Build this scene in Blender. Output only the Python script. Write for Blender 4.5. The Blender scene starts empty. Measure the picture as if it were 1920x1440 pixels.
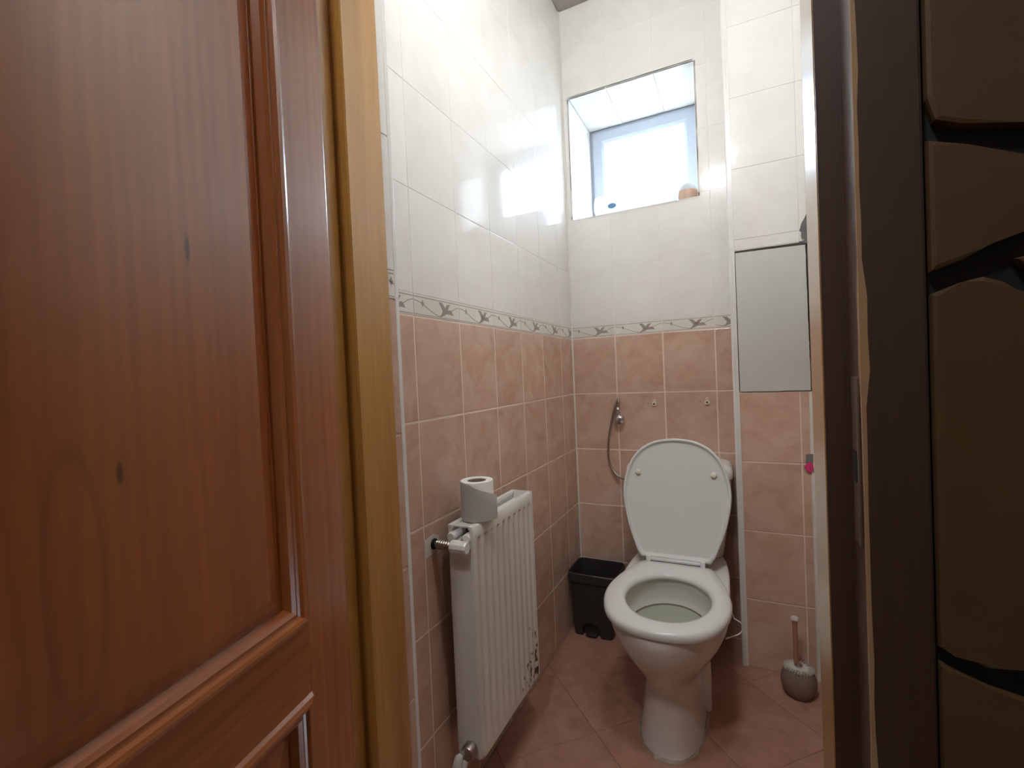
import bpy, bmesh, math, random
from mathutils import Matrix, Vector
random.seed(7)
PI = math.pi
scene = bpy.context.scene
col = scene.collection

# ------------------------------------------------------------------ camera
# world: X right along the rear wall, Y depth (rear wall Y=0, camera at negative Y), Z up, left wall X=0
def cam_rot(p, r, y):
    return Matrix.Rotation(y, 3, 'Z') @ Matrix.Rotation(p, 3, 'X') @ Matrix.Rotation(r, 3, 'Y')
RM = cam_rot(-0.0204493505, 0.0442338607, 0.452965753)
right, fwd, up = RM.col[0], RM.col[1], RM.col[2]
camd = bpy.data.cameras.new('camera')
cam = bpy.data.objects.new('camera', camd); col.objects.link(cam)
M = Matrix((right, up, -fwd)).transposed().to_4x4()
M.translation = Vector((0.6841645, -2.0486208, 1.1018223))
cam.matrix_world = M
camd.sensor_width = 36.0
camd.lens = 36.0 * 878.1789 / 1920.0
camd.clip_start = 0.01
scene.camera = cam

# ------------------------------------------------------------------ world, daylight, exposure
SKY = 10.0
HALL_FILL = 45.0             # diffuser of the added hall fill lamp
LAMP = 74.0            # diffuser of the bulkhead lamp over the doorway
w = bpy.data.worlds.new('overcast_sky'); scene.world = w; w.use_nodes = True
bg = w.node_tree.nodes['Background']
bg.inputs['Color'].default_value = (0.74, 0.87, 1.0, 1)
bg.inputs['Strength'].default_value = SKY
vs = scene.view_settings
vs.view_transform = 'Standard'; vs.look = 'None'; vs.gamma = 1.0; vs.use_curve_mapping = False
vs.exposure = 1.3
def portal(name, loc, rot, sx, sy):
    l = bpy.data.lights.new(name, 'AREA'); l.shape = 'RECTANGLE'; l.size = sx; l.size_y = sy
    l.cycles.is_portal = True
    o = bpy.data.objects.new(name, l); col.objects.link(o); o.location = loc; o.rotation_euler = rot
portal('daylight_portal_window', (0.2925, 0.40, 2.05), (-PI/2, 0, 0), 0.42, 0.42)

# ------------------------------------------------------------------ materials
def nt(name):
    m = bpy.data.materials.new(name); m.use_nodes = True
    t = m.node_tree
    return m, t, t.nodes['Principled BSDF'], t.nodes, t.links
def plain(name, c, rough=0.5, metal=0.0, spec=0.5, var=0.06, scale=30.0, bump=0.0, coat=0.0):
    m, t, b, N, L = nt(name)
    tc = N.new('ShaderNodeTexCoord'); no = N.new('ShaderNodeTexNoise')
    no.inputs['Scale'].default_value = scale; no.inputs['Detail'].default_value = 4
    L.new(tc.outputs['Object'], no.inputs['Vector'])
    mx = N.new('ShaderNodeMix'); mx.data_type = 'RGBA'
    mx.inputs[6].default_value = (*[x*(1-var) for x in c], 1); mx.inputs[7].default_value = (*[min(1, x*(1+var)) for x in c], 1)
    L.new(no.outputs['Fac'], mx.inputs[0]); L.new(mx.outputs[2], b.inputs['Base Color'])
    b.inputs['Roughness'].default_value = rough; b.inputs['Metallic'].default_value = metal
    b.inputs['Specular IOR Level'].default_value = spec
    b.inputs['Coat Weight'].default_value = coat; b.inputs['Coat Roughness'].default_value = 0.08
    if bump:
        bp = N.new('ShaderNodeBump'); bp.inputs['Strength'].default_value = bump; bp.inputs['Distance'].default_value = 0.002
        L.new(no.outputs['Fac'], bp.inputs['Height']); L.new(bp.outputs['Normal'], b.inputs['Normal'])
    return m
def tilemat(name, ca, cb, cc, rough, scale, rv=0.05):
    m, t, b, N, L = nt(name)
    tc = N.new('ShaderNodeTexCoord'); oi = N.new('ShaderNodeObjectInfo')
    mul = N.new('ShaderNodeVectorMath'); mul.operation = 'MULTIPLY'; mul.inputs[1].default_value = (37, 91, 53)
    cmb = N.new('ShaderNodeCombineXYZ')
    for i in range(3): L.new(oi.outputs['Random'], cmb.inputs[i])
    L.new(cmb.outputs[0], mul.inputs[0])
    add = N.new('ShaderNodeVectorMath'); L.new(tc.outputs['Object'], add.inputs[0]); L.new(mul.outputs[0], add.inputs[1])
    no = N.new('ShaderNodeTexNoise'); no.inputs['Scale'].default_value = scale; no.inputs['Detail'].default_value = 6
    no.inputs['Roughness'].default_value = 0.62; no.inputs['Distortion'].default_value = 0.6
    L.new(add.outputs[0], no.inputs['Vector'])
    r = N.new('ShaderNodeValToRGB'); e = r.color_ramp.elements
    e[0].position = 0.3; e[0].color = (*ca, 1); e[1].position = 0.72; e[1].color = (*cc, 1)
    x = e.new(0.5); x.color = (*cb, 1)
    L.new(no.outputs['Fac'], r.inputs[0])
    hs = N.new('ShaderNodeHueSaturation')
    mr = N.new('ShaderNodeMapRange'); mr.inputs[3].default_value = 1-rv; mr.inputs[4].default_value = 1+rv
    L.new(oi.outputs['Random'], mr.inputs[0]); L.new(mr.outputs[0], hs.inputs['Value']); L.new(r.outputs[0], hs.inputs['Color'])
    L.new(hs.outputs[0], b.inputs['Base Color'])
    b.inputs['Roughness'].default_value = rough
    no2 = N.new('ShaderNodeTexNoise'); no2.inputs['Scale'].default_value = 9; L.new(add.outputs[0], no2.inputs['Vector'])
    bp = N.new('ShaderNodeBump'); bp.inputs['Strength'].default_value = 0.12; bp.inputs['Distance'].default_value = 0.002
    L.new(no2.outputs['Fac'], bp.inputs['Height']); L.new(bp.outputs[0], b.inputs['Normal'])
    return m
def wood(name, dark, light, rough=0.27, knots=(), bump=0.25, ring=None, along='Z'):
    m, t, b, N, L = nt(name)
    tc = N.new('ShaderNodeTexCoord')
    mp = N.new('ShaderNodeMapping'); mp.inputs['Scale'].default_value = (1, 1, 0.055) if along == 'Z' else (0.055, 1, 1)
    L.new(tc.outputs['Object'], mp.inputs['Vector'])
    no = N.new('ShaderNodeTexNoise'); no.inputs['Scale'].default_value = 14; no.inputs['Detail'].default_value = 5; no.inputs['Distortion'].default_value = 0.5
    L.new(mp.outputs[0], no.inputs['Vector'])
    wv = N.new('ShaderNodeTexWave'); wv.wave_type = 'BANDS'; wv.bands_direction = 'X' if along == 'Z' else 'Z'
    wv.inputs['Scale'].default_value = 17; wv.inputs['Distortion'].default_value = 9.0; wv.inputs['Detail'].default_value = 2.5; wv.inputs['Detail Scale'].default_value = 0.8
    L.new(mp.outputs[0], wv.inputs['Vector'])
    fine = N.new('ShaderNodeTexNoise'); fine.inputs['Scale'].default_value = 130; fine.inputs['Detail'].default_value = 3
    L.new(mp.outputs[0], fine.inputs['Vector'])
    m1 = N.new('ShaderNodeMath'); m1.operation = 'MULTIPLY'; m1.inputs[1].default_value = 0.09; L.new(wv.outputs['Fac'], m1.inputs[0])
    m2 = N.new('ShaderNodeMath'); m2.operation = 'MULTIPLY_ADD'; m2.inputs[1].default_value = 0.62; L.new(no.outputs['Fac'], m2.inputs[0]); L.new(m1.outputs[0], m2.inputs[2])
    m3 = N.new('ShaderNodeMath'); m3.operation = 'MULTIPLY_ADD'; m3.inputs[1].default_value = 0.30; L.new(fine.outputs['Fac'], m3.inputs[0]); L.new(m2.outputs[0], m3.inputs[2])
    r = N.new('ShaderNodeValToRGB'); e = r.color_ramp.elements
    e[0].position = 0.28; e[0].color = (*dark, 1); e[1].position = 0.78; e[1].color = (*light, 1)
    L.new(m3.outputs[0], r.inputs[0])
    colr = r.outputs[0]
    for (kx, kz, rx, rz, kc) in knots:          # dark knots of the board
        mk = N.new('ShaderNodeMapping'); mk.vector_type = 'TEXTURE'
        mk.inputs['Location'].default_value = (kx, 0, kz); mk.inputs['Scale'].default_value = (rx, 10.0, rz)
        L.new(tc.outputs['Object'], mk.inputs['Vector'])
        ln = N.new('ShaderNodeVectorMath'); ln.operation = 'LENGTH'; L.new(mk.outputs[0], ln.inputs[0])
        mr = N.new('ShaderNodeMapRange'); mr.inputs[1].default_value = 0.5; mr.inputs[2].default_value = 1.1; mr.inputs[3].default_value = 0.85; mr.inputs[4].default_value = 0
        L.new(ln.outputs['Value'], mr.inputs[0])
        mx = N.new('ShaderNodeMix'); mx.data_type = 'RGBA'; mx.inputs[7].default_value = (*kc, 1)
        L.new(mr.outputs[0], mx.inputs[0]); L.new(colr, mx.inputs[6]); colr = mx.outputs[2]
    if ring:                                     # one arched growth ring
        kx, kz, rx, rz, kc = ring
        mk = N.new('ShaderNodeMapping'); mk.vector_type = 'TEXTURE'
        mk.inputs['Location'].default_value = (kx, 0, kz); mk.inputs['Scale'].default_value = (rx, 10.0, rz)
        L.new(tc.outputs['Object'], mk.inputs['Vector'])
        ln = N.new('ShaderNodeVectorMath'); ln.operation = 'LENGTH'; L.new(mk.outputs[0], ln.inputs[0])
        sb = N.new('ShaderNodeMath'); sb.operation = 'SUBTRACT'; sb.inputs[1].default_value = 1.0; L.new(ln.outputs['Value'], sb.inputs[0])
        ab = N.new('ShaderNodeMath'); ab.operation = 'ABSOLUTE'; L.new(sb.outputs[0], ab.inputs[0])
        mr = N.new('ShaderNodeMapRange'); mr.inputs[1].default_value = 0.0; mr.inputs[2].default_value = 0.16; mr.inputs[3].default_value = 0.33; mr.inputs[4].default_value = 0
        L.new(ab.outputs[0], mr.inputs[0])
        mx = N.new('ShaderNodeMix'); mx.data_type = 'RGBA'; mx.inputs[7].default_value = (*kc, 1)
        L.new(mr.outputs[0], mx.inputs[0]); L.new(colr, mx.inputs[6]); colr = mx.outputs[2]
    L.new(colr, b.inputs['Base Color'])
    b.inputs['Roughness'].default_value = rough; b.inputs['Specular IOR Level'].default_value = 0.6
    b.inputs['Coat Weight'].default_value = 1.0; b.inputs['Coat Roughness'].default_value = rough*1.05; b.inputs['Coat IOR'].default_value = 1.55
    bp = N.new('ShaderNodeBump'); bp.inputs['Strength'].default_value = bump; bp.inputs['Distance'].default_value = 0.001
    L.new(m3.outputs[0], bp.inputs['Height']); L.new(bp.outputs[0], b.inputs['Normal']); L.new(bp.outputs[0], b.inputs['Coat Normal'])
    return m
def zsplit(name, low, high, z, rough):          # grout colour changes where the tile colour changes
    m, t, b, N, L = nt(name)
    g = N.new('ShaderNodeNewGeometry'); s = N.new('ShaderNodeSeparateXYZ'); L.new(g.outputs['Position'], s.inputs[0])
    gt = N.new('ShaderNodeMath'); gt.operation = 'GREATER_THAN'; gt.inputs[1].default_value = z; L.new(s.outputs[2], gt.inputs[0])
    no = N.new('ShaderNodeTexNoise'); no.inputs['Scale'].default_value = 25; L.new(g.outputs['Position'], no.inputs['Vector'])
    mx = N.new('ShaderNodeMix'); mx.data_type = 'RGBA'; mx.inputs[6].default_value = (*low, 1); mx.inputs[7].default_value = (*high, 1)
    L.new(gt.outputs[0], mx.inputs[0])
    hs = N.new('ShaderNodeHueSaturation'); mr = N.new('ShaderNodeMapRange'); mr.inputs[3].default_value = 0.85; mr.inputs[4].default_value = 1.12
    L.new(no.outputs['Fac'], mr.inputs[0]); L.new(mr.outputs[0], hs.inputs['Value']); L.new(mx.outputs[2], hs.inputs['Color'])
    L.new(hs.outputs[0], b.inputs['Base Color']); b.inputs['Roughness'].default_value = rough
    return m
MT = {}
MT['pink'] = tilemat('pink_ceramic', (0.54, 0.34, 0.25), (0.62, 0.41, 0.315), (0.69, 0.49, 0.395), 0.17, 11, 0.03)
MT['cream'] = tilemat('cream_ceramic', (0.775, 0.735, 0.685), (0.805, 0.78, 0.74), (0.825, 0.80, 0.77), 0.07, 7, 0.008)
MT['border'] = tilemat('border_ceramic', (0.74, 0.69, 0.62), (0.78, 0.735, 0.67), (0.80, 0.76, 0.70), 0.10, 12)
MT['floor'] = tilemat('floor_ceramic', (0.35, 0.175, 0.125), (0.41, 0.21, 0.152), (0.47, 0.255, 0.19), 0.24, 16)
MT['print'] = plain('grey_brown_print', (0.38, 0.32, 0.285), 0.25)
MT['grout'] = zsplit('wall_grout', (0.82, 0.68, 0.57), (0.84, 0.80, 0.74), 1.251, 0.8)
MT['fgrout'] = plain('floor_grout', (0.25, 0.12, 0.085), 0.85)
MT['inner'] = zsplit('front_wall_tile', (0.62, 0.41, 0.315), (0.805, 0.78, 0.74), 1.25, 0.12)
MT['caulk'] = plain('white_caulk', (0.72, 0.68, 0.62), 0.45, bump=0.1)
MT['trimw'] = plain('white_plastic_trim', (0.78, 0.77, 0.74), 0.3)
MT['ceil'] = plain('grey_ceiling_board', (0.36, 0.33, 0.30), 0.55)
MT['plaster'] = plain('hall_plaster', (0.42, 0.34, 0.24), 0.8)
MT['ground'] = plain('outdoor_ground', (0.20, 0.20, 0.17), 0.9, scale=2)
MT['hallfloor'] = plain('hall_floor', (0.16, 0.09, 0.05), 0.5)
MT['pine'] = wood('orange_pine_panel', (0.25, 0.058, 0.010), (0.47, 0.145, 0.029), 0.28,
                  knots=((0.236, 1.242, 0.0035, 0.018, (0.07, 0.018, 0.006)), (0.316, 1.02, 0.0035, 0.012, (0.07, 0.018, 0.006))),
                  ring=(0.355, 0.935, 0.022, 0.110, (0.12, 0.03, 0.01)))
MT['pineh'] = wood('orange_pine_crosswise', (0.24, 0.055, 0.009), (0.45, 0.139, 0.028), 0.25, along='X')
MT['pineplain'] = wood('orange_pine', (0.24, 0.055, 0.009), (0.45, 0.139, 0.028), 0.25)
MT['jamb'] = wood('varnished_pine_jamb', (0.40, 0.18, 0.03), (0.64, 0.35, 0.09), 0.25, bump=0.12)
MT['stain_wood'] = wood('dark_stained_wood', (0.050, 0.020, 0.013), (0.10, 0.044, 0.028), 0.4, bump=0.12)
MT['bare'] = plain('bare_wood', (0.52, 0.33, 0.18), 0.6, bump=0.3)
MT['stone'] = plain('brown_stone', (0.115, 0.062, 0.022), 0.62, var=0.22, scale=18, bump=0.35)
MT['mortar'] = plain('blue_black_mortar', (0.014, 0.015, 0.020), 0.6, bump=0.3)
MT['ceramic'] = plain('white_glazed_ceramic', (0.78, 0.765, 0.73), 0.09, var=0.02, scale=6)
MT['seat'] = plain('white_seat_plastic', (0.74, 0.755, 0.73), 0.2, var=0.02)
MT['lid'] = plain('pale_lid_plastic', (0.66, 0.68, 0.655), 0.3, var=0.02)
MT['buffer'] = plain('ivory_rubber', (0.70, 0.67, 0.58), 0.4)
MT['dirt'] = plain('dirty_sealant', (0.42, 0.37, 0.28), 0.8, var=0.4, scale=60, bump=0.5)
MT['water'] = plain('toilet_water', (0.42, 0.44, 0.34), 0.03)
MT['stain'] = plain('waterline_stain', (0.24, 0.22, 0.15), 0.4)
MT['bin'] = plain('black_bin_plastic', (0.030, 0.027, 0.025), 0.4)
MT['chrome'] = plain('chrome', (0.62, 0.64, 0.70), 0.10, 1.0)
MT['steel'] = plain('dull_steel', (0.42, 0.39, 0.35), 0.35, 1.0)
MT['brass'] = plain('ribbed_grey_metal', (0.40, 0.36, 0.30), 0.35, 1.0)
MT['beige'] = plain('beige_plastic', (0.74, 0.66, 0.50), 0.35)
MT['black'] = plain('black_hole', (0.008, 0.008, 0.008), 0.8)
MT['panel'] = plain('pale_grey_paint', (0.60, 0.60, 0.56), 0.38, var=0.04, scale=12)
MT['rough_plaster'] = plain('grey_mortar', (0.16, 0.15, 0.145), 0.9, var=0.3, bump=0.6)
MT['paper'] = plain('tissue_paper', (0.80, 0.78, 0.75), 0.9, bump=0.25, scale=120)
MT['card'] = plain('brown_card', (0.30, 0.23, 0.17), 0.85)
MT['pvc'] = plain('pale_grey_pvc', (0.46, 0.51, 0.60), 0.3)
MT['wrap'] = plain('white_plastic_wrap', (0.80, 0.82, 0.84), 0.25, bump=0.2, scale=45)
MT['blue'] = plain('blue_print', (0.12, 0.30, 0.52), 0.4)
MT['orange'] = plain('orange_wrap', (0.80, 0.38, 0.20), 0.35)
MT['pinktag'] = plain('magenta_plastic', (0.72, 0.05, 0.20), 0.4)
MT['tape'] = plain('grey_tape', (0.20, 0.20, 0.20), 0.4)
MT['bristle'] = plain('white_bristles', (0.62, 0.58, 0.50), 0.8, bump=0.5, scale=140)
def clearmat(name, c, a, rough=0.08):
    m, t, b, N, L = nt(name)
    out = N['Material Output']
    tr = N.new('ShaderNodeBsdfTransparent'); tr.inputs['Color'].default_value = (*c, 1)
    mx = N.new('ShaderNodeMixShader'); mx.inputs[0].default_value = a
    b.inputs['Base Color'].default_value = (*c, 1); b.inputs['Roughness'].default_value = rough
    L.new(tr.outputs[0], mx.inputs[1]); L.new(b.outputs[0], mx.inputs[2]); L.new(mx.outputs[0], out.inputs['Surface'])
    return m
MT['glass'] = clearmat('window_glass', (0.96, 0.98, 1.0), 0.06, 0.02)
MT['globe'] = clearmat('smoky_clear_plastic', (0.60, 0.47, 0.37), 0.35, 0.12)
MT['clear'] = clearmat('clear_pink_plastic', (0.72, 0.42, 0.34), 0.45, 0.15)
def wrapmat(name, c):
    m = plain(name, c, 0.25, bump=0.2, scale=45)
    N, L = m.node_tree.nodes, m.node_tree.links
    tl = N.new('ShaderNodeBsdfTranslucent'); tl.inputs['Color'].default_value = (*c, 1)
    mx = N.new('ShaderNodeMixShader'); mx.inputs[0].default_value = 0.5
    L.new(N['Principled BSDF'].outputs[0], mx.inputs[1]); L.new(tl.outputs[0], mx.inputs[2]); L.new(mx.outputs[0], N['Material Output'].inputs['Surface'])
    return m
MT['wrap'] = wrapmat('thin_white_wrap', (0.88, 0.89, 0.90))
MT['orange'] = wrapmat('thin_orange_wrap', (0.90, 0.66, 0.52))
def radmat():
    m, t, b, N, L = nt('chipped_white_enamel')
    g = N.new('ShaderNodeNewGeometry')
    mp = N.new('ShaderNodeMapping'); mp.inputs['Scale'].default_value = (60, 75, 42); L.new(g.outputs['Position'], mp.inputs['Vector'])
    no = N.new('ShaderNodeTexNoise'); no.inputs['Scale'].default_value = 1.0; no.inputs['Detail'].default_value = 5; L.new(mp.outputs[0], no.inputs['Vector'])
    s = N.new('ShaderNodeSeparateXYZ'); L.new(g.outputs['Position'], s.inputs[0])
    # chips gather at the lower far corner of the front panel
    ry = N.new('ShaderNodeMapRange'); ry.inputs[1].default_value = -0.93; ry.inputs[2].default_value = -0.755; L.new(s.outputs[1], ry.inputs[0])
    rz = N.new('ShaderNodeMapRange'); rz.inputs[1].default_value = 0.42; rz.inputs[2].default_value = 0.20; L.new(s.outputs[2], rz.inputs[0])
    mu = N.new('ShaderNodeMath'); mu.operation = 'MULTIPLY'; L.new(ry.outputs[0], mu.inputs[0]); L.new(rz.outputs[0], mu.inputs[1])
    ad = N.new('ShaderNodeMath'); ad.operation = 'MULTIPLY_ADD'; ad.inputs[1].default_value = 0.30; L.new(mu.outputs[0], ad.inputs[0]); L.new(no.outputs['Fac'], ad.inputs[2])
    r1 = N.new('ShaderNodeMapRange'); r1.inputs[1].default_value = 0.765; r1.inputs[2].default_value = 0.79; L.new(ad.outputs[0], r1.inputs[0])
    r2 = N.new('ShaderNodeMapRange'); r2.inputs[1].default_value = 0.66; r2.inputs[2].default_value = 0.86; r2.inputs[4].default_value = 0.6; L.new(ad.outputs[0], r2.inputs[0])
    m1 = N.new('ShaderNodeMix'); m1.data_type = 'RGBA'; m1.inputs[6].default_value = (0.74, 0.705, 0.63, 1); m1.inputs[7].default_value = (0.34, 0.27, 0.19, 1)
    L.new(r2.outputs[0], m1.inputs[0])
    m2 = N.new('ShaderNodeMix'); m2.data_type = 'RGBA'; m2.inputs[7].default_value = (0.07, 0.028, 0.012, 1)
    L.new(r1.outputs[0], m2.inputs[0]); L.new(m1.outputs[2], m2.inputs[6]); L.new(m2.outputs[2], b.inputs['Base Color'])
    b.inputs['Roughness'].default_value = 0.3
    return m
MT['enamel'] = radmat()
MT['enamel2'] = plain('white_enamel', (0.75, 0.74, 0.71), 0.28, var=0.03)

# ------------------------------------------------------------------ helpers
def obj(name, bm, m=None, parent=None, smooth=False, angle=40, loc=None, rot=None):
    bmesh.ops.recalc_face_normals(bm, faces=bm.faces[:])
    me = bpy.data.meshes.new(name); bm.to_mesh(me); bm.free()
    if m: me.materials.append(MT[m] if isinstance(m, str) else m)
    if smooth:
        me.polygons.foreach_set('use_smooth', [True]*len(me.polygons))
        try: me.set_sharp_from_angle(angle=math.radians(angle))
        except Exception: pass
    o = bpy.data.objects.new(name, me); col.objects.link(o)
    if parent: o.parent = parent
    if loc: o.location = loc
    if rot: o.rotation_euler = rot
    return o
def empty(name, loc=(0, 0, 0), rz=0):
    o = bpy.data.objects.new(name, None); col.objects.link(o); o.location = loc; o.rotation_euler = (0, 0, rz); o.empty_display_size = 0.05
    return o
def tag(o, label, cat, group=None):
    o['label'] = label; o['category'] = cat
    if group: o['group'] = group
    return o
def struct(o, label=None):
    o['kind'] = 'structure'
    if label: o['label'] = label
    return o
def box(bm, x0, x1, y0, y1, z0, z1):
    v = [bm.verts.new((x, y, z)) for x in (x0, x1) for y in (y0, y1) for z in (z0, z1)]
    for f in ((0, 1, 3, 2), (4, 6, 7, 5), (0, 4, 5, 1), (2, 3, 7, 6), (0, 2, 6, 4), (1, 5, 7, 3)):
        bm.faces.new([v[i] for i in f])
    return bm
def bx(*a, bev=0.0, seg=2):
    bm = box(bmesh.new(), *a)
    if bev: bmesh.ops.bevel(bm, geom=bm.edges[:], offset=bev, segments=seg, affect='EDGES', profile=0.7)
    return bm
def prism(poly, f, h0, h1, bm=None, bev=0.0, seg=1):
    """polygon in 2-D extruded from h0 to h1; f maps (a,b,h) to a point; bev rounds the h1 rim"""
    bm = bm or bmesh.new()
    n = len(poly)
    lo = [bm.verts.new(f(a, b, h0)) for a, b in poly]; hi = [bm.verts.new(f(a, b, h1)) for a, b in poly]
    bm.faces.new(lo[::-1]); bm.faces.new(hi)
    for i in range(n): bm.faces.new((lo[i], lo[(i+1) % n], hi[(i+1) % n], hi[i]))
    if bev:
        hs = set(hi)
        es = [e for e in bm.edges if e.verts[0] in hs and e.verts[1] in hs]
        bmesh.ops.bevel(bm, geom=es, offset=bev, segments=seg, affect='EDGES', profile=0.6)
    return bm
XYZ = lambda a, b, h: (a, b, h)
def loft(rings, bm=None, cap0=True, cap1=True, closed=False):
    bm = bm or bmesh.new()
    R = [[bm.verts.new(p) for p in r] for r in rings]
    n = len(R[0]); k = len(R)
    for i in range(k if closed else k-1):
        A, B = R[i], R[(i+1) % k]
        for j in range(n): bm.faces.new((A[j], A[(j+1) % n], B[(j+1) % n], B[j]))
    if not closed:
        if cap0: bm.faces.new(R[0][::-1])
        if cap1: bm.faces.new(R[-1])
    return bm
def tube(pts, r, seg=10, bm=None, rad=None):
    pts = [Vector(p) for p in pts]; rings = []
    t0 = (pts[1]-pts[0]).normalized()
    nrm = t0.orthogonal().normalized()
    for i, p in enumerate(pts):
        t = (pts[min(i+1, len(pts)-1)] - pts[max(i-1, 0)]).normalized()
        nrm = (nrm - t*nrm.dot(t)).normalized(); b = t.cross(nrm)
        rr = rad[i] if rad else r
        rings.append([p + (nrm*math.cos(a) + b*math.sin(a))*rr for a in [2*PI*j/seg for j in range(seg)]])
    return loft(rings, bm)
def spline(P, n=8):
    P = [Vector(p) for p in P]; out = []
    for i in range(len(P)-1):
        a, b, c, d = P[max(i-1, 0)], P[i], P[i+1], P[min(i+2, len(P)-1)]
        for k in range(n):
            t = k/n
            out.append(0.5*((2*b) + (c-a)*t + (2*a-5*b+4*c-d)*t*t + (3*b-a-3*c+d)*t**3))
    out.append(P[-1]); return out
def lathe(prof, c=(0, 0, 0), seg=24, axis='Z', bm=None):
    rings = []
    for r, h in prof:
        ring = []
        for j in range(seg):
            a = 2*PI*j/seg; x, y = r*math.cos(a), r*math.sin(a)
            p = {'Z': (x, y, h), 'X': (h, x, y), 'Y': (y, h, x)}[axis]
            ring.append((p[0]+c[0], p[1]+c[1], p[2]+c[2]))
        rings.append(ring)
    return loft(rings, bm)
def rrect(x0, x1, y0, y1, r, z, n=5):
    out = []
    for cx, cy, a0 in ((x1-r, y1-r, 0), (x0+r, y1-r, PI/2), (x0+r, y0+r, PI), (x1-r, y0+r, 1.5*PI)):
        for k in range(n+1):
            a = a0 + PI/2*k/n; out.append((cx+r*math.cos(a), cy+r*math.sin(a), z))
    return out
def boolean_cut(o, cutter):
    md = o.modifiers.new('cut', 'BOOLEAN'); md.operation = 'DIFFERENCE'; md.object = cutter; md.solver = 'EXACT'
    dg = bpy.context.evaluated_depsgraph_get(); dg.update()
    me = bpy.data.meshes.new_from_object(o.evaluated_get(dg)); o.modifiers.clear(); o.data = me
    bpy.data.objects.remove(cutter)
def clip(poly, a, b, c):                          # keep a*x+b*y<=c
    out = []
    for i in range(len(poly)):
        p, q = poly[i], poly[(i+1) % len(poly)]
        dp, dq = a*p[0]+b*p[1]-c, a*q[0]+b*q[1]-c
        if dp <= 0: out.append(p)
        if (dp < 0) != (dq < 0) and abs(dp-dq) > 1e-12:
            t = dp/(dp-dq); out.append((p[0]+t*(q[0]-p[0]), p[1]+t*(q[1]-p[1])))
    return out
def clip_rect(poly, x0, x1, y0, y1):
    for a, b, c in ((-1, 0, -x0), (1, 0, x1), (0, -1, -y0), (0, 1, y1)):
        if len(poly) < 3: return []
        poly = clip(poly, a, b, c)
    return poly

# ------------------------------------------------------------------ tiles
# a wall frame: function turning (a along the wall to the right as seen from inside, z) into a matrix
def frame_left(a, z, X=0.0):  return Matrix(((0, 0, 1, X), (1, 0, 0, a), (0, 1, 0, z), (0, 0, 0, 1)))
def frame_back(a, z, Y=0.0):  return Matrix(((1, 0, 0, a), (0, 0, -1, Y), (0, 1, 0, z), (0, 0, 0, 1)))
def frame_right(a, z, X=0.0): return Matrix(((0, 0, -1, X), (-1, 0, 0, -a), (0, 1, 0, z), (0, 0, 0, 1)))   # a = -Y
cache = {}
def tile_mesh(poly, m, name):
    key = (m, tuple((round(x, 4), round(y, 4)) for x, y in poly))
    if key not in cache:
        bm = prism(poly, XYZ, -0.007, 0.0, bev=0.0013 if m in ('pink', 'floor') else 0.0007, seg=2)
        bmesh.ops.recalc_face_normals(bm, faces=bm.faces[:])
        me = bpy.data.meshes.new(name); bm.to_mesh(me); bm.free(); me.materials.append(MT[m]); cache[key] = me
    return cache[key]
def put_tile(fr, poly, m, parent, name='tile', tilt=0.0):
    ca = sum(p[0] for p in poly)/len(poly); cz = sum(p[1] for p in poly)/len(poly)
    me = tile_mesh([(p[0]-ca, p[1]-cz) for p in poly], m, name)
    o = bpy.data.objects.new(name, me); col.objects.link(o); o.parent = parent
    mtx = fr(ca, cz)
    if tilt: mtx = mtx @ Matrix.Rotation(random.uniform(-tilt, tilt), 4, 'X') @ Matrix.Rotation(random.uniform(-tilt, tilt), 4, 'Y')
    o.matrix_world = mtx
    return o
def R4(a0, a1, z0, z1): return [(a0, z0), (a1, z0), (a1, z1), (a0, z1)]
def ribbon(fn, t0, t1, n, wd):
    P = [fn(t0+(t1-t0)*i/n) for i in range(n+1)]; out = []
    for i in range(n):
        (x0, y0), (x1, y1) = P[i], P[i+1]; l = math.hypot(x1-x0, y1-y0) or 1
        dx, dy = -(y1-y0)/l*wd/2, (x1-x0)/l*wd/2
        out.append([(x0+dx, y0+dy), (x0-dx, y0-dy), (x1-dx, y1-dy), (x1+dx, y1+dy)])
    return out
BW, BH = 0.2006, 0.053
def vine():                                       # the printed motif of one border tile, (0..BW, 0..BH)
    P = []
    P += [R4(0, BW, 0.0465, 0.0485), R4(0, BW, 0.0045, 0.0062)]
    P += ribbon(lambda t: (t*BW, 0.0385 - 0.0305*(0.5-0.5*math.cos(PI*min(1, t/0.56)))), 0, 0.56, 16, 0.0020)
    P += ribbon(lambda t: (t*BW, 0.012 + 0.0265*math.sin(PI/2*min(1, (t-0.72)/0.28))**1.0), 0.74, 1.0, 10, 0.0020)
    d = (0.036, 0.0330)
    P += [[(d[0]-0.0055, d[1]), (d[0], d[1]-0.0085), (d[0]+0.0055, d[1]), (d[0], d[1]+0.0085)]]
    P += [[(0.1125+0.0033*math.cos(a), 0.009+0.0033*math.sin(a)) for a in [2*PI*i/8 for i in range(8)]]]
    P += [[(0.111, 0.007), (0.128, 0.011), (0.143, 0.020), (0.140, 0.028), (0.126, 0.030)],
          [(0.133, 0.031), (0.124, 0.018), (0.113, 0.034), (0.104, 0.0445), (0.120, 0.0435)],
          [(0.126, 0.022), (0.140, 0.020), (0.149, 0.033), (0.156, 0.043), (0.141, 0.041)],
          [(0.132, 0.016), (0.143, 0.026), (0.160, 0.029), (0.171, 0.015), (0.150, 0.017)]]
    return P
VINE = vine()
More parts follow.
